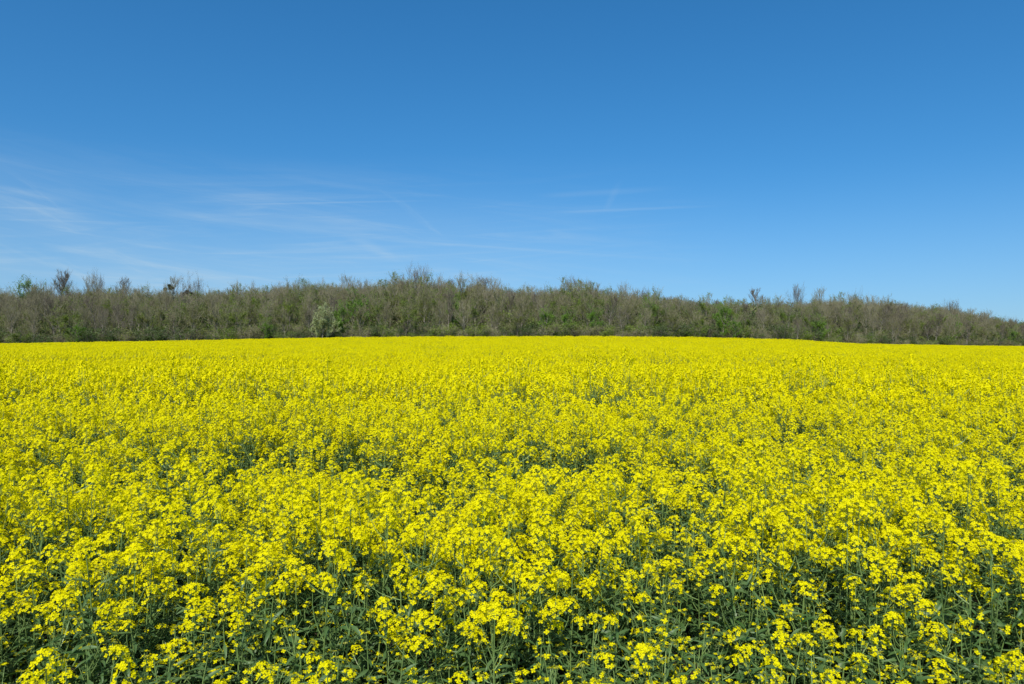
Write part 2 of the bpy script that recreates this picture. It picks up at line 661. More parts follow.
# skyline of the wood in pixels above the level line, along the picture
SKY_U = [-120, 0, 60, 100, 150, 230, 300, 350, 415, 470, 520, 570, 620, 680, 740, 795, 850, 900, 950, 1000, 1024, 1150]
SKY_S = [56, 57, 59, 59, 57, 59, 65, 65, 71, 66, 61, 63, 58, 51, 46, 47, 50, 45, 39, 27, 21, 15]


def top_at(u, y):
    return CAM_Z + float(np.interp(u, SKY_U, SKY_S)) / FPX * y


rt = random.Random(5)

TREE_LABELS = {
    'bare': ('leafless grey-brown tree among the massed trees of the wood beyond the field', 'bare trees of the wood'),
    'slim': ('slim dark-twigged tree with a narrow leafless crown in the wood beyond the field', 'slim bare trees of the wood'),
    'olive': ('half-leafed olive-brown tree among the massed trees of the wood beyond the field', 'budding olive trees of the wood'),
    'green': ('green spring-leafed tree among the grey trunks of the wood beyond the field', 'green trees of the wood'),
}
n_tree = 0
ROWS = [(4, 0.66), (11, 0.78), (19, 0.88), (27, 0.96), (36, 1.0), (46, 1.0)]
for k, (dy, frac) in enumerate(ROWS):
    u = -40 + rt.uniform(0, 12)
    while u < 1066:
        r = (u - 512) / FPX
        y = edge_y(r) + dy + rt.uniform(-2.5, 2.5)
        x = r * y
        zt = CAM_Z + (top_at(u, y) - CAM_Z) * frac * rt.uniform(0.84, 1.05)
        h = max(zt - terrain(x, y), 4.0)
        nz = noise.noise((x * 0.03, y * 0.05, 7.7))
        roll = rt.random() + nz * 0.35 + (0.16 if 640 < u < 860 or (u < 340 and k < 2) else 0.0)
        if roll < 0.34:
            kind, lab = rt.choice(('bare_a', 'bare_b', 'bare_c')), 'bare'
        elif roll < 0.42:
            kind, lab = 'slim', 'slim'
        elif roll < 0.74:
            kind, lab = rt.choice(('olive_a', 'olive_b')), 'olive'
        else:
            kind, lab = rt.choice(('green_a', 'green_b', 'green_b', 'bright') if k < 3 else ('green_a', 'green_b')), 'green'
        tree_at(kind, x, y, h, rt.uniform(0, 2 * PI), TREE_LABELS[lab][0], TREE_LABELS[lab][1], widen=rt.uniform(0.95, 1.3) * (1.2 if h < 8 else 1.0))
        n_tree += 1
        u += 5.4 / y * FPX * rt.uniform(0.8, 1.2)

# trees that stand out, each with its own label: (column, top row, row depth, kind, widen, label)
SPECIAL = [
    (27, 280, 50, 'airy_green', 1.25, 'small green tree rising above the skyline at the far left end of the wood'),
    (54, 273, 50, 'slim', 1.0, 'tall thin bare tree, just right of the green skyline tree at the left end'),
    (70, 279, 53, 'slim', 1.1, 'lower thin bare tree between the tall thin one and the paired bare crowns'),
    (89, 276, 51, 'bare_a', 0.8, 'left one of two tall bare crowns close together above the left skyline'),
    (101, 273, 54, 'bare_c', 0.8, 'right one of two tall bare crowns close together above the left skyline'),
    (120, 280, 52, 'slim', 1.0, 'bare pointed tree standing right after the two close bare crowns'),
    (171, 279, 50, 'bare_b', 1.1, 'bare tree with dark mistletoe clumps in its top beside a gap in the skyline'),
    (191, 277, 44, 'bare_c', 1.1, 'bare tree with mistletoe in its crown, right of the other mistletoe tree'),
    (300, 281, 50, 'green_a', 1.2, 'rounded green crown on the skyline above the pale willow'),
    (392, 277, 52, 'bare_c', 1.0, 'dark bare crown on the skyline left of the highest tree of the wood'),
    (420, 268, 50, 'broad', 1.05, 'broad bare crown, the highest tree of the whole wood'),
    (440, 277, 53, 'bare_a', 1.0, 'bare crown leaning on the right flank of the highest tree'),
    (494, 280, 51, 'bare_b', 1.1, 'bare crown alone above the dip right of the highest tree'),
    (571, 279, 51, 'broad', 0.9, 'wide bare grey crown standing highest at the middle right of the wood'),
    (583, 283, 53, 'green_b', 0.9, 'crown with green leaf flecks touching the wide bare grey crown'),
    (622, 285, 51, 'bare_a', 1.0, 'rounded bare crown standing alone right of the wide grey one'),
    (645, 291, 51, 'broad', 0.8, 'low spreading bare crown where the skyline starts to fall'),
    (722, 301, 3, 'bright', 1.0, 'bright fresh green tree breaking the brown wood, highest of the fresh greens'),
    (736, 319, 0.5, 'bright', 1.25, 'lower bright green tree in front of the tall fresh green one'),
    (763, 291, 50, 'slim', 1.3, 'slender pale bare tree rising above the low skyline left of the forked one'),
    (796, 287, 52, 'broad', 0.75, 'tall bare tree with forked limbs standing clear above the low skyline'),
    (818, 291, 51, 'bare_b', 0.95, 'bare tree with a twiggy oval crown right of the forked tall one'),
    (853, 292, 50, 'bare_c', 0.9, 'bare pointed crown on the skyline between the oval crown and the broad one'),
    (953, 303, 40, 'broad', 1.0, 'broad domed bare tree near the right end of the wood'),
    (985, 313, 40, 'bare_a', 1.2, 'small bare tree on the falling skyline right of the broad domed one'),
    (1014, 320, 35, 'bare_c', 1.3, 'last low bare tree of the wood at its right end'),
]
special_o = {}
for (u, row, dy, kind, wd, lab) in SPECIAL:
    r = (u - 512) / FPX
    y = edge_y(r) + dy
    x = r * y
    h = CAM_Z + (346 - row) / FPX * y - terrain(x, y)
    special_o[u] = tree_at(kind, x, y, h, rt.uniform(0, 6.28), lab, widen=wd * 0.9)


def mistletoe(seed):
    rg = np.random.default_rng(seed)
    g = G()
    n = 420
    d = rg.normal(0, 1, (n, 3))
    d /= np.linalg.norm(d, axis=1)[:, None]
    c = d * rg.uniform(0.15, 0.62, (n, 1)) * np.array((1, 1, 0.85))
    u = np.cross(d, rg.normal(0, 1, (n, 3)))
    u /= np.linalg.norm(u, axis=1)[:, None]
    v = np.cross(d, u)
    s = rg.uniform(0.06, 0.12, (n, 1))
    g.add(np.stack([c - u * s, c - d * s * .6, c + u * s, c + d * s * 1.4], 1).reshape(-1, 3), np.arange(n * 4).reshape(-1, 4))
    return g.mesh('mistletoe', [M_MISTLE])


MIST = mistletoe(3)
for u, spots in ((171, ((0.2, 1.04, 0.9), (0.6, 0.99, 1.25), (-0.9, 0.96, 1.0))), (191, ((-0.4, 1.03, 1.25), (0.8, 0.98, 1.2), (-1.2, 0.99, 1.0)))):
    t_o = special_o[u]
    top = t_o.scale[2] * 12
    for (dx, fz, sz) in spots:
        m_ = link('mistletoe_clump', MIST, t_o)
        m_.matrix_parent_inverse = Matrix.Rotation(-t_o.rotation_euler[2], 4, 'Z')
        m_.location = (dx / t_o.scale[0], -1.3, 11.2 * fz)
        m_.scale = [sz / k for k in t_o.scale]


# shrubs along the wood's edge
def build_shrub(seed, H, W, nleaf, leaf_size, twiggy):
    rg = np.random.default_rng(seed)
    stem, twig, leaf = G(), G(), G()
    tips = []
    for i in range(9):
        a = rg.uniform(0, 2 * PI)
        b = np.array((math.cos(a), math.sin(a), 0)) * rg.uniform(0, 0.4)
        d = unit(np.array((math.cos(a) * W / H * 0.55, math.sin(a) * W / H * 0.55, 1)))
        L = H * rg.uniform(0.65, 1.0)
        pts = [b + np.array((0, 0, -0.2))]
        for k in range(4):
            d = unit(d + rg.normal(0, 0.12, 3))
            pts.append(pts[-1] + d * L / 4)
        tube(stem, pts, [0.05, 0.04, 0.03, 0.02, 0.01], 4)
        for j in range(twiggy):
            t = rg.uniform(0.15, 1)
            f = t * 4
            q = min(int(f), 3)
            p = pts[q] + (pts[q + 1] - pts[q]) * (f - q)
            e = p + unit(rg.normal(0, 1, 3) + np.array((0, 0, 0.6))) * H * rg.uniform(0.12, 0.30)
            s, v = frame_of(e - p)
            twig.add((p - s * .012, p + s * .012, e + s * .005, e - s * .005), [(0, 1, 2, 3)])
            tips += [e, (p + e) / 2]
    tp = np.array(tips)
    w = np.array([max(0.03, 0.5 + noise.noise(Vector(p * (3.0 / H)) + Vector((seed * 3.3, 0, 0)))) ** 2 for p in tp])
    pick = rg.choice(len(tp), nleaf, p=w / w.sum())
    c = tp[pick] + rg.normal(0, H * 0.045, (nleaf, 3))
    c[:, 2] = np.maximum(c[:, 2], 0.05)
    nrm = rg.normal(0, 1, (nleaf, 3)) + np.array((0, 0, 0.5))
    nrm /= np.linalg.norm(nrm, axis=1)[:, None]
    u = np.cross(nrm, rg.normal(0, 1, (nleaf, 3)))
    u /= np.linalg.norm(u, axis=1)[:, None]
    v = np.cross(nrm, u)
    s = leaf_size * rg.uniform(0.5, 1.2, (nleaf, 1))
    leaf.add(np.stack([c - u * s, c - v * s * .55, c + u * s, c + v * s * .55], 1).reshape(-1, 3), np.arange(nleaf * 4).reshape(-1, 4))
    return stem, twig, leaf


SHRUB = []
SHRUB_G = []
for i, (nl_, tg, ml_, mt_) in enumerate(((2600, 55, M_DARK, M_TWIG_DARK), (2200, 60, M_GREEN, M_TWIG), (1100, 110, M_OLIVE, M_TWIG), (500, 150, M_OLIVE, M_TWIG))):
    a_, b_, c_ = build_shrub(70 + i, 3.4, 3.2, nl_, 0.10, tg)
    SHRUB.append((a_.mesh('shrub_stems', [M_BARK]), b_.mesh('shrub_twigs', [mt_]), c_.mesh('shrub_leaves', [ml_])))
    q = G()
    q.merge(a_)
    q.merge(b_, mmap={0: 1})
    q.merge(c_, mmap={0: 2})
    SHRUB_G.append(q.mesh('thicket', [M_BARK, mt_, ml_]))

SHRUB_LABEL = [('dark green leafy shrub at the foot of the wood, just behind the yellow field', 'dark shrubs along the foot of the wood'),
               ('mid green leafy shrub at the foot of the wood, just behind the yellow field', 'green shrubs along the foot of the wood'),
               ('olive half-leafed shrub at the foot of the wood, just behind the yellow field', 'olive shrubs along the foot of the wood'),
               ('bare twiggy shrub at the foot of the wood, just behind the yellow field', 'twiggy shrubs along the foot of the wood')]
u = -30
while u < 1060:
    r = (u - 512) / FPX
    y = edge_y(r) + rt.uniform(0.2, 3.0)
    x = r * y
    kk = rt.choices((0, 1, 2, 3), (6, 4, 2, 0.7))[0] if u < 340 else rt.choices((0, 1, 2, 3), (3, 3, 4, 1.3))[0]
    o = bpy.data.objects.new('shrub', None)
    s = rt.uniform(0.6, 1.35)
    o.location = (x, y, terrain(x, y))
    o.rotation_euler = (0, 0, rt.uniform(0, 6.28))
    o.scale = (s * 1.15, s * 1.15, s)
    tag(o, SHRUB_LABEL[kk][0], 'shrub', SHRUB_LABEL[kk][1])
    C.objects.link(o)
    st, tw_, lf = SHRUB[kk]
    link('stem', st, o)
    cr_ = link('crown', tw_, o)
    link('leaves', lf, cr_)
    u += 2.6 / y * FPX * rt.uniform(0.7, 1.3)

# the pale willow at the edge and a few distinct bushes
for (u, row, kind, wd, dy, lab, cat) in (
        (322, 303, 'willow', 1.05, -2.0, 'pale grey-green rounded willow bush at the edge of the wood', 'bush'),
        (21, 327, 'green_a', 1.9, -0.4, 'rounded dark bush with a sunlit side at the far left foot of the wood', 'bush'),
        (80, 320, 'bright', 1.3, 0.0, 'fresh green bush at the foot of the wood near the far left', 'bush'),
        (268, 318, 'bright', 1.3, 1.0, 'fresh green bush at the foot of the wood, just left of the pale willow', 'bush'),
        (820, 331, 'bright', 1.5, 1.0, 'low fresh green bush where the field edge steps down at the right', 'bush')):
    r = (u - 512) / FPX
    y = edge_y(r) + dy
    x = r * y
    h = CAM_Z + (342 - row) / FPX * y - terrain(x, y)
    tree_at(kind, x, y, h, rt.uniform(0, 6.28), lab, widen=wd, name='bush', cat=cat)

# undergrowth on the wood's floor and the far wood over the hill: uncountable masses
rows_ = []
for i in range(1500):
    u = rt.uniform(-260, 1280)
    r = (u - 512) / FPX
    y = edge_y(r) + 2.5 + rt.random() ** 1.2 * 75
    x = r * y
    s = rt.uniform(0.7, 1.35) * (1 + 0.9 * sstep(8, 35, y - edge_y(r)))
    rows_.append((x, y, terrain(x, y), 0, 0, rt.uniform(0, 6.28), s * 1.3, s * 1.3, s, rt.choice((0, 0, 0, 1, 1, 2, 2, 3))))
instancer('undergrowth', rows_, SHRUB_G)

far_protos = []
for k in ('bare_a', 'bare_b', 'olive_a', 'olive_b', 'green_b', 'bare_c'):
    _, _, _, w_, t_, l_, mt, ml_ = TREE_MESH[k]
    q = G()
    q.merge(w_)
    q.merge(t_, mmap={0: 1})
    if ml_ is not None:
        q.merge(l_, mmap={0: 2})
    far_protos.append((q.mesh('far_' + k, [M_BARK, mt, ml_ or mt]), TREE_TOP[k]))
rows_ = []
for i in range(2300):
    u = rt.uniform(-420, 1420)
    r = (u - 512) / FPX
    inside = -45 < u < 1070
    y = edge_y(r) + (rt.uniform(40, 120) if inside else rt.uniform(4, 110))
    x = r * y
    j = rt.choice((0, 1, 2, 3, 3, 4, 5, 2))
    g_ = terrain(x, y)
    zt = CAM_Z + (top_at(u, y) - CAM_Z) * rt.uniform(0.66, 0.90)
    h = min(max(zt - g_, 3.0), 15)
    s = h / far_protos[j][1]
    rows_.append((x, y, g_, 0, 0, rt.uniform(0, 6.28), s * 1.35, s * 1.35, s, j))
instancer('far_woods', rows_, [a for a, b in far_protos])


# ------------------------------------------------------------------ rapeseed
PET, STEM, LEAF, BUD = 0, 1, 2, 3
RAPE_MATS = [M_PETAL, M_STEM, M_LEAF, M_BUD]


def raceme(seed, nfl, L, detail=2, width=1.0):
    """a head of four-petalled flowers round an axis; base at the origin, axis +z. (flowers, buds)"""
    rg = np.random.default_rng(seed)
    g, b = G(), G()
    tube(g, [(0, 0, -0.004), (0, 0, L * 0.98)], [0.0018, 0.0010], 3, STEM)
    for i in range(nfl):
        t = (i + 0.5) / nfl
        z = L * (0.18 + 0.74 * t)
        a = i * 2.39996 + rg.normal(0, 0.3)
        ped = (0.026 * (1 - t) ** 0.7 + 0.012) * width * rg.uniform(0.85, 1.15)
        el = 0.15 + 0.75 * t + rg.normal(0, 0.12)
        d = np.array((math.cos(a) * math.cos(el), math.sin(a) * math.cos(el), math.sin(el)))
        base = np.array((0, 0, z))
        c = base + d * ped
        nrm = unit(d + np.array((0, 0, 0.35)) + rg.normal(0, 0.25, 3))
        u, v = frame_of(nrm)
        ro = rg.uniform(0, PI / 2)
        u, v = u * math.cos(ro) + v * math.sin(ro), v * math.cos(ro) - u * math.sin(ro)
        pl = rg.uniform(0.0098, 0.0122)
        if detail == 2:
            cup = rg.uniform(-0.15, 0.55) * pl
            for e, f in ((u, v), (v, -u), (-u, -v), (-v, u)):
                V = (c, c + e * pl * 0.62 + f * pl * 0.42 + nrm * cup * 0.5, c + e * pl + nrm * cup, c + e * pl * 0.62 - f * pl * 0.42 + nrm * cup * 0.5)
                g.add(V, [(0, 1, 2, 3)], m=PET)
            s, w = frame_of(d)
            g.add((base - s * 0.0006, base + s * 0.0006, c), T=[(0, 1, 2)], m=STEM)
        else:
            pl *= 1.18 if detail == 1 else 1.5
            g.add((c - u * pl, c - v * pl, c + u * pl, c + v * pl), [(0, 1, 2, 3)], m=PET)
    for i in range(9 if detail == 2 else (3 if detail == 1 else 0)):
        a, k = i * 2.4, math.sqrt((i + 0.5) / 9)
        c = np.array((math.cos(a) * 0.008 * k, math.sin(a) * 0.008 * k, L * (1.0 - 0.08 * k)))
        h, r_ = 0.0035, 0.0019
        b.add([c + (0, 0, h), c - (0, 0, h), c + (r_, 0, 0), c + (0, r_, 0), c - (r_, 0, 0), c - (0, r_, 0)],
              T=[(0, 2, 3), (0, 3, 4), (0, 4, 5), (0, 5, 2), (1, 3, 2), (1, 4, 3), (1, 5, 4), (1, 2, 5)], m=BUD)
    return g, b


def leaf_blade(seed, L, W, droop, lobed, segs=6):
    """a leaf along +x from the origin, folded along its midrib and drooping"""
    rg = np.random.default_rng(seed)
    g = G()
    V = []
    ang = 0.25
    p = np.array((0.0, 0, 0))
    for i in range(segs + 1):
        t = i / segs
        w = W * 0.5 * math.sin(PI * min(1, t * 0.9 + 0.08)) ** 0.8 * (1 - 0.25 * t)
        if lobed and i % 2:
            w *= 0.68
        w *= rg.uniform(0.88, 1.12)
        if i == segs:
            w = 0.001
        lift = w * rg.uniform(0.25, 0.6)
        V += [p + (0, w, lift), p, p + (0, -w, lift)]
        ang -= droop / segs * rg.uniform(0.7, 1.3)
        p = p + np.array((math.cos(ang), rg.normal(0, 0.06), math.sin(ang))) * L / segs
    Q = []
    for i in range(segs):
        a, b = i * 3, i * 3 + 3
        Q += [(a, a + 1, b + 1, b), (a + 1, a + 2, b + 2, b + 1)]
    g.add(V, Q, m=LEAF)
    return g


RAC = {2: [raceme(100 + i, n, l, 2, w) for i, (n, l, w) in enumerate(((36, 0.078, 1.2), (34, 0.096, 1.1), (44, 0.086, 1.4), (20, 0.052, 1.0), (10, 0.036, 0.8), (2, 0.018, 0.5)))],
       1: [raceme(200 + i, n, l, 1, w) for i, (n, l, w) in enumerate(((29, 0.078, 1.2), (27, 0.096, 1.1), (35, 0.086, 1.4), (16, 0.052, 1.0), (9, 0.036, 0.8), (2, 0.018, 0.5)))],
       0: [raceme(300 + i, n, l, 0, w) for i, (n, l, w) in enumerate(((13, 0.060, 1.15), (12, 0.070, 1.05), (15, 0.066, 1.25), (9, 0.050, 1.0), (7, 0.038, 0.9), (1, 0.018, 0.5)))]}
LEAVES = {2: [leaf_blade(1, 0.145, 0.052, 1.6, True, 7), leaf_blade(2, 0.115, 0.036, 1.1, True, 7), leaf_blade(3, 0.085, 0.019, 0.9, False), leaf_blade(4, 0.060, 0.013, 0.6, False, 4)],
          1: [leaf_blade(1, 0.145, 0.052, 1.6, False, 3), leaf_blade(2, 0.115, 0.036, 1.1, False, 3), leaf_blade(3, 0.085, 0.022, 0.9, False, 2), leaf_blade(4, 0.060, 0.015, 0.6, False, 2)]}
LEAVES[0] = LEAVES[1]


def plant_plan(seed, H, nbr, heads=(0, 1, 2), nleaf=7, reach=0.13, low=0.5):
    """where stem, branches, leaves and heads of one rapeseed plant go"""
    rg = np.random.default_rng(seed)
    tip = np.array((rg.normal(0, 0.035), rg.normal(0, 0.035), H))
    mid = tip * 0.5 + np.array((rg.normal(0, 0.02), rg.normal(0, 0.02), 0))

    def main(t):
        return (1 - t) ** 2 * np.zeros(3) + 2 * t * (1 - t) * mid + t * t * tip
    tubes = [([main(t) for t in np.linspace(-0.02, 1, 7)], np.linspace(0.0058, 0.0022, 7))]
    hd = [(int(rg.choice(heads)), mat_from(tip, (1, 0, 0), main(1) - main(0.85), rg.uniform(0.95, 1.45)))]
    lv = []
    for i in range(nbr):
        t = low + (0.90 - low) * (i + rg.uniform(0.1, 0.9)) / nbr
        p = main(t)
        a = i * 2.4 + rg.uniform(-0.5, 0.5)
        out = np.array((math.cos(a), math.sin(a), 0))
        zt = H * rg.uniform(0.74, 1.0) - (0.05 if i < 2 else 0)
        zt = max(zt, p[2] + 0.07)
        e = p * (1, 1, 0) + out * reach * rg.uniform(0.55, 1.15) + np.array((0, 0, zt))
        c = p + out * reach * 0.75 + np.array((0, 0, (zt - p[2]) * 0.42))
        q = [(1 - s) ** 2 * p + 2 * s * (1 - s) * c + s * s * e for s in np.linspace(0, 1, 5)]
        tubes.append((q, np.linspace(0.0034, 0.0018, 5)))
        hd.append((int(rg.choice(heads)), mat_from(e, (1, 0, 0), q[-1] - q[-2], rg.uniform(0.70, 1.25))))
        lv.append((2 if rg.random() < 0.7 else 3, mat_from(p, out, (0, 0, 1) + out * -rg.uniform(0, 0.7), rg.uniform(0.9, 1.5))))
        if rg.random() < 0.5:
            lv.append((3, mat_from(q[2], rg.normal(0, 1, 3), (0, 0, 1), rg.uniform(0.7, 1.2))))
    for i in range(4):                                    # short shoots that bear only buds yet
        p = main(rg.uniform(0.45, 0.8))
        a = rg.uniform(0, 6.28)
        e = p + np.array((math.cos(a) * 0.06, math.sin(a) * 0.06, rg.uniform(0.07, 0.16)))
        tubes.append(([p, (p + e) / 2 + (0, 0, -0.01), e], np.array((0.0026, 0.0022, 0.0014))))
        hd.append((5, mat_from(e, (1, 0, 0), e - p, rg.uniform(0.9, 1.3))))
    for i in range(nleaf):
        t = 0.12 + (0.70 if nleaf < 30 else 0.80) * (i + rg.uniform(0, 1)) / nleaf
        a = i * 2.4 + rg.uniform(-0.6, 0.6)
        out = np.array((math.cos(a), math.sin(a), rg.uniform(-0.1, 0.5)))
        lv.append((0 if t < 0.35 else (1 if t < 0.55 else 2), mat_from(main(t), out, (0, 0, 1) + rg.normal(0, 0.45, 3), rg.uniform(0.65, 1.25))))
    return tubes, hd, lv


def plan_mesh(plan, detail, lmax=99):
    g = G()
    tubes, hd, lv = plan
    for pts, rad in tubes:
        if detail == 0:
            tube(g, [pts[0], pts[-1]], [rad[0], rad[-1]], 3, STEM)
        else:
            tube(g, pts if detail == 2 else pts[::2], rad if detail == 2 else rad[::2], 3, STEM)
    for k, A in hd:
        g.merge(RAC[detail][k][0], A)
        g.merge(RAC[detail][k][1], A) if RAC[detail][k][1].n else None
    for k, A in lv[:lmax]:
        g.merge(LEAVES[detail][k], A)
    return g


FULL = [plant_plan(400 + i, 1.0, n, (0, 1, 2, 2, 3), 20) for i, n in enumerate((5, 4, 6, 3, 5, 4, 2, 5))]
LOW = [plant_plan(440 + i, 0.80, n, (5, 5, 5, 4, 5, 5, 5, 3), 36, 0.09, 0.45) for i, n in enumerate((2, 1, 3, 2, 1))]


GREENS = [plant_plan(520 + i, 0.80, n, (5,), 22, 0.10, 0.45) for i, n in enumerate((2, 1, 3))]


def hnoise(x, y):
    """how tall the crop stands here, about 1"""
    f = 1 + 0.12 * noise.noise((x * 0.8, y * 0.9, 1.0)) + 0.08 * noise.noise((x * 2.1, y * 2.3, 2.0)) + 0.10 * noise.noise((x * 0.10, y * 0.26, 4.0))
    f += 0.05 * noise.noise((x * 0.02, y * 0.10, 9.0))
    for (ax, ay, rx, ry, dep) in DIPS:
        q = ((x - ax) / rx) ** 2 + ((y - ay) / ry) ** 2
        if q < 6:
            f -= dep * math.exp(-q) * (0.4 if y > 11 else 1.0)
    if 11.5 < y < 19:                                     # a taller bank of crop behind the thin band
        f += 0.09 * math.exp(-((y - 14.3) / 1.2) ** 2)
    if 9.0 < y < 13 and x < 6:                            # and a hollow in front of it
        f -= 0.10 * math.exp(-((y - 11.9) / 1.0) ** 2) * sstep(6, 3, x)
    return f - (0.10 * thin(x, y) if y < 11 else 0.0)


# thin places in the crop: (x, y, radius x, radius y, depth)
DIPS = [
        (-2.2, 6.8, 1.4, 0.9, 0.24), (0.5, 6.4, 0.8, 0.8, 0.22), (-1.0, 5.5, 0.6, 0.6, 0.2), (2.6, 6.2, 1.0, 0.6, 0.2), (-3.8, 5.9, 0.8, 0.7, 0.18), (-0.1, 4.6, 0.35, 0.3, 0.2), (1.4, 4.7, 0.4, 0.35, 0.2),
        (3.3, 8.2, 1.3, 0.7, 0.13), (12, 34, 8, 1.2, 0.12), (9, 20, 5, 1.0, 0.13), (-14, 19, 6, 0.9, 0.12)]


BANDS = [(12.4, -30, 3.0, 0.85, 1.5), (13.4, 1.5, 9.0, 0.65, 1.2), (17.5, -4, 20, 0.4, 0.35), (20.5, -22, 2, 0.5, 0.4), (28.5, 2, 7.5, 1.8, 1.5),
         (26.0, 9, 26, 0.6, 0.45), (36.0, -34, -15, 1.8, 1.5), (39.0, -12, 24, 1.2, 0.4), (58, -60, 60, 2.0, 0.25), (84, -80, -10, 3.0, 0.3), (104, -90, 40, 3.0, 0.25), (128, -62, -52, 4.0, 0.8)]


def thin(x, y):
    """0 in the full crop, up to 1 where it stands thin and green: old drill and wheel bands, bare patches"""
    t = 0.0
    for (yc, x0, x1, w, k) in BANDS:
        if x0 - 6 < x < x1 + 6:
            yy_ = yc + w * 1.5 * noise.noise((x * 0.22, yc, 0)) + w * 0.8 * noise.noise((x * 0.9, yc, 3))
            q = (y - yy_) / w
            if abs(q) < 2.5:
                t += k * math.exp(-q * q) * sstep(x0 - 4, x0 + 1, x) * sstep(x1 + 4, x1 - 1, x) * (0.65 + 0.8 * noise.noise((x * 0.5, yc, 7)))
    for (ax, ay, rx, ry, dep) in DIPS:
        q = ((x - ax) / rx) ** 2 + ((y - ay) / ry) ** 2
        if q < 6:
            t += (3.2 if y < 11 else 1.6) * dep * math.exp(-q)
    t += (0.5 if y < 11 else 0.3) * max(0.0, noise.noise((x * 0.30, y * 0.42, 11.0)) - 0.18) / 0.5
    return min(max(t, 0.0), 1.0)


def edge_factor(x, y):
    """the outermost plants of the field stay short"""
    front = 2.98 + 0.16 * sstep(-0.4, 1.2, x) + 0.10 * math.sin(x * 1.7) + 0.12 * noise.noise((x * 1.3, 0, 0))
    return 0.60 + 0.25 * sstep(front + 0.15, front + 0.55, y) + 0.15 * sstep(front + 0.4, front + 1.5, y)


FRONT = 2.55
rp = random.Random(21)

# --- the 300 plants that show largest, each a thing
HEAD_MESH = [(a.mesh('head', RAPE_MATS), b.mesh('buds', RAPE_MATS)) for a, b in RAC[2]]
LEAF_MESH = [g.mesh('leaf', RAPE_MATS, True) for g in LEAVES[2]]
GROUPS = {
    'full': ('tall rapeseed plant crowded with yellow flower heads near the front of the field', 'tall flowering rapeseed plants at the front of the field'),
    'low': ('short leafy rapeseed plant with few small yellow heads on the field margin', 'short leafy rapeseed plants on the field margin'),
}


def make_plant(plan, label, group):
    """stem, branches, leaves and flower heads (with their buds) as parts of one plant"""
    o = bpy.data.objects.new('rapeseed_plant', None)
    tag(o, label, 'rapeseed plant', group)
    C.objects.link(o)
    tubes, hd, lv = plan
    kids = []
    for i, (pts, rad) in enumerate(tubes):
        g = G()
        tube(g, pts, rad, 5 if i == 0 else 4, STEM)
        kids.append(link('stem' if i == 0 else 'branch', g.mesh('stem', RAPE_MATS, True), o))
    for k, A in lv:
        kids.append(link('leaf', LEAF_MESH[k], o, A))
    for k, A in hd:
        h_ = link('flower_head', HEAD_MESH[k][0], o, A)
        b_ = link('bud_cluster', HEAD_MESH[k][1], h_)
        KIDS[h_.name] = [b_]
        kids.append(h_)
    KIDS[o.name] = kids
    return o


def place(o, x, y, rz, s, sz):
    o.location = (x, y, terrain(x, y) - 0.01)
    o.rotation_euler = (rp.uniform(-0.06, 0.06), rp.uniform(-0.06, 0.06), rz)
    o.scale = (s, s, sz)


# plants that stand out at the front, hand placed: (column, row of its top, y, low plan, label)
ODD = [
    (1000, 641, 2.86, 0, 'short rapeseed plant with one compact bright head alone over dark leaves, lower right corner'),
    (341, 652, 2.84, 2, 'short rapeseed plant with a rounded yellow head touching the bottom of the picture'),
    (120, 657, 2.80, 1, 'very short rapeseed plant with a lone small head at the bottom left'),
    (669, 654, 2.84, 3, 'short rapeseed plant with one round head standing alone below the others, right of centre'),
    (776, 617, 2.95, 2, 'short rapeseed plant with a flat open head alone at the front, right of centre'),
    (898, 640, 2.88, 1, 'short rapeseed plant with a few loose open flowers beside the dark gap at the right'),
    (495, 590, 3.02, 0, 'rapeseed plant with two neat round heads just below the dense bloom in the middle'),
    (60, 637, 2.84, 3, 'short rapeseed plant with a loose yellow head low at the left corner'),
]
odd_xy = []
ODD_PLAN = [plant_plan(480 + i, 0.72, n, (1, 0, 3), 9, 0.07, 0.6) for i, n in enumerate((1, 0, 1, 0))]
for (u, row, y, k, lab) in ODD:
    x = (u - 512) / FPX * y
    h = CAM_Z - (row - 342) / FPX * y - terrain(x, y)
    o = make_plant(ODD_PLAN[k], lab, None)
    sz = (h - 0.02) / 0.78
    place(o, x, y, rp.uniform(0, 6.28), 1.0, sz)
    odd_xy.append((x, y))
    for h_ in KIDS[o.name]:
        if h_.name.startswith('flower_head'):
            h_.scale = Vector((1.15, 1.15, 1.15 / sz))

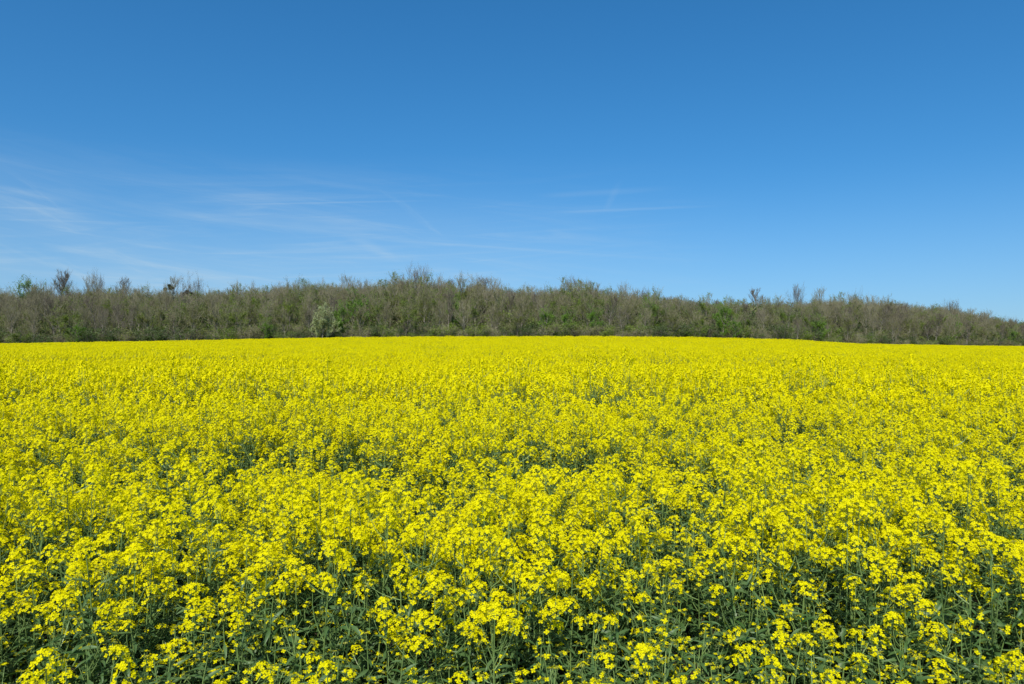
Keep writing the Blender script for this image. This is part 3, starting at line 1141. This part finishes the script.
pts_all = []
STEP = 0.154
yy = FRONT
while yy < 11.0:
    xm = 0.95 * yy + 3.0
    xx = -xm
    while xx < xm:
        px, py = xx + rp.uniform(-0.075, 0.075), yy + rp.uniform(-0.075, 0.075)
        if rp.random() > (0.30 + 0.17 * sstep(4.2, 5.5, py) + 0.35 * thin(px, py)) * sstep(2.9, 4.0, py) - sstep(2.9, 3.8, py) * 0.65 * noise.noise((px * 1.5, py * 1.5, 5.0)) and all((px - a) ** 2 + (py - b) ** 2 > 0.013 for a, b in odd_xy):
            pts_all.append((px, py))
        xx += STEP
    yy += STEP
in_view = [p for p in pts_all if abs(p[0]) < 0.735 * p[1] + 0.03]
in_view.sort(key=lambda p: p[1] + rp.uniform(0, 0.1))
chosen = set(in_view[:300 - len(ODD)])
bank = {}
for (x, y) in in_view[:300 - len(ODD)]:
    ef = edge_factor(x, y)
    lowp = ef < 0.78 or (ef < 0.93 and rp.random() < 0.30)
    kind = 'low' if lowp else 'full'
    idx = rp.randrange(len(LOW) if lowp else len(FULL))
    plan = LOW[idx] if lowp else FULL[idx]
    if (kind, idx) not in bank:
        o = bank[(kind, idx)] = make_plant(plan, *GROUPS[kind])
    else:
        o = copy_tree(bank[(kind, idx)])
    hh = hnoise(x, y) * rp.uniform(0.82, 1.16)
    sz = ef * hh * 0.99 / (0.86 if lowp else 1.0)
    place(o, x, y, rp.uniform(0, 6.28), rp.uniform(0.9, 1.1), max(sz, 0.5))

# --- the rest of the crop: one object
protos = [plan_mesh(p, 2) for p in FULL] + [plan_mesh(p, 2) for p in LOW]
N_NEAR = len(protos)
for v in range(5):                                        # clumps of plants for the middle distance
    q = G()
    rg = random.Random(600 + v)
    for i in range(12):
        a, d = rg.uniform(0, 6.28), 0.42 * math.sqrt(rg.random())
        pl = plan_mesh(FULL[rg.randrange(len(FULL))], 1, 6)
        A = np.array(Matrix.Translation((math.cos(a) * d, math.sin(a) * d, 0)) @ Matrix.Rotation(rg.uniform(0, 6.28), 4, 'Z') @ Matrix.Diagonal((1, 1, rg.uniform(0.74, 1.14), 1)))
        q.merge(pl, A)
    protos.append(q)
N_MID = 5
for v in range(3):                                        # thin green clumps
    q = G()
    rg = random.Random(650 + v)
    for i in range(13):
        a, d = rg.uniform(0, 6.28), 0.42 * math.sqrt(rg.random())
        pl = plan_mesh(GREENS[rg.randrange(3)] if i % 5 else FULL[rg.randrange(len(FULL))], 1, 18)
        A = np.array(Matrix.Translation((math.cos(a) * d, math.sin(a) * d, 0)) @ Matrix.Rotation(rg.uniform(0, 6.28), 4, 'Z') @ Matrix.Diagonal((1, 1, rg.uniform(1.08, 1.34), 1)))
        q.merge(pl, A)
    protos.append(q)
N_THIN = 3
for v in range(5):                                        # wider patches far off
    q = G()
    rg = random.Random(700 + v)
    for i in range(52):
        a, d = rg.uniform(0, 6.28), 0.85 * math.sqrt(rg.random())
        pl = plan_mesh(FULL[rg.randrange(len(FULL))], 0, 3)
        A = np.array(Matrix.Translation((math.cos(a) * d, math.sin(a) * d, 0)) @ Matrix.Rotation(rg.uniform(0, 6.28), 4, 'Z') @ Matrix.Diagonal((1, 1, rg.uniform(0.74, 1.14), 1)))
        q.merge(pl, A)
    protos.append(q)
N_FAR = 5
for v in range(3):                                        # thin green patches far off
    q = G()
    rg = random.Random(750 + v)
    for i in range(48):
        a, d = rg.uniform(0, 6.28), 0.85 * math.sqrt(rg.random())
        pl = plan_mesh(GREENS[rg.randrange(3)] if i % 4 else FULL[rg.randrange(len(FULL))], 0, 14)
        A = np.array(Matrix.Translation((math.cos(a) * d, math.sin(a) * d, 0)) @ Matrix.Rotation(rg.uniform(0, 6.28), 4, 'Z') @ Matrix.Diagonal((1, 1, rg.uniform(1.08, 1.34), 1)))
        q.merge(pl, A)
    protos.append(q)
N_GREEN = len(protos)
protos += [plan_mesh(p, 2) for p in GREENS]               # flowerless leafy plants that fill the floor of the crop
proto_mesh = [g.mesh('crop', RAPE_MATS) for g in protos]
rows_ = []
for (x, y) in pts_all:
    if (x, y) in chosen:
        continue
    ef = edge_factor(x, y)
    lowp = ef < 0.78 or (ef < 0.93 and rp.random() < 0.30)
    idx = (len(FULL) + rp.randrange(len(LOW))) if lowp else rp.randrange(len(FULL))
    sz = max(ef * hnoise(x, y) * rp.uniform(0.80, 1.16) * 0.99 / (0.86 if lowp else 1.0), 0.5)
    s = rp.uniform(0.9, 1.1)
    rows_.append((x, y, terrain(x, y) - 0.01, rp.uniform(-.06, .06), rp.uniform(-.06, .06), rp.uniform(0, 6.28), s, s, sz, idx))
yy = FRONT + 0.05
while yy < 9.0:
    xx = -(0.95 * yy + 3.0)
    while xx < 0.95 * yy + 3.0:
        x, y = xx + rp.uniform(-.1, .1), yy + rp.uniform(-.1, .1)
        sz = rp.uniform(0.62, 1.0) * (0.72 + 0.28 * sstep(2.8, 4.0, y))
        rows_.append((x, y, terrain(x, y) - 0.01, rp.uniform(-.08, .08), rp.uniform(-.08, .08), rp.uniform(0, 6.28), 1.1, 1.1, sz, N_GREEN + rp.randrange(3)))
        xx += 0.20
    yy += 0.20
yy = 11.25
while yy < 36:
    xm = 0.95 * yy + 3
    xx = -xm
    while xx < xm:
        x, y = xx + rp.uniform(-.16, .16), yy + rp.uniform(-.16, .16)
        rows_.append((x, y, terrain(x, y) - 0.01, 0, 0, rp.uniform(0, 6.28), 1, 1, max(hnoise(x, y) * rp.uniform(.85, 1.11), .5), N_NEAR + (N_MID + rp.randrange(N_THIN) if rp.random() < thin(x, y) * 1.1 else rp.randrange(N_MID))))
        xx += 0.60
    yy += 0.60
yy = 36.6
while yy < 290:
    xm = 0.85 * yy + 10
    xx = -xm
    while xx < xm:
        x, y = xx + rp.uniform(-.3, .3), yy + rp.uniform(-.3, .3)
        if y < edge_y(x / y) - 1.2:
            rows_.append((x, y, terrain(x, y) - 0.01, 0, 0, rp.uniform(0, 6.28), 1.05, 1.05, max(hnoise(x, y) * rp.uniform(.89, 1.08), .5), N_NEAR + N_MID + N_THIN + (N_FAR + rp.randrange(3) if rp.random() < thin(x, y) * 0.9 else rp.randrange(N_FAR))))
        xx += 1.25
    yy += 1.25
instancer('rapeseed_crop', rows_, proto_mesh)
print('trees', n_tree, 'crop points', len(rows_), 'in view near', len(in_view), max(p[1] for p in in_view[:292]))
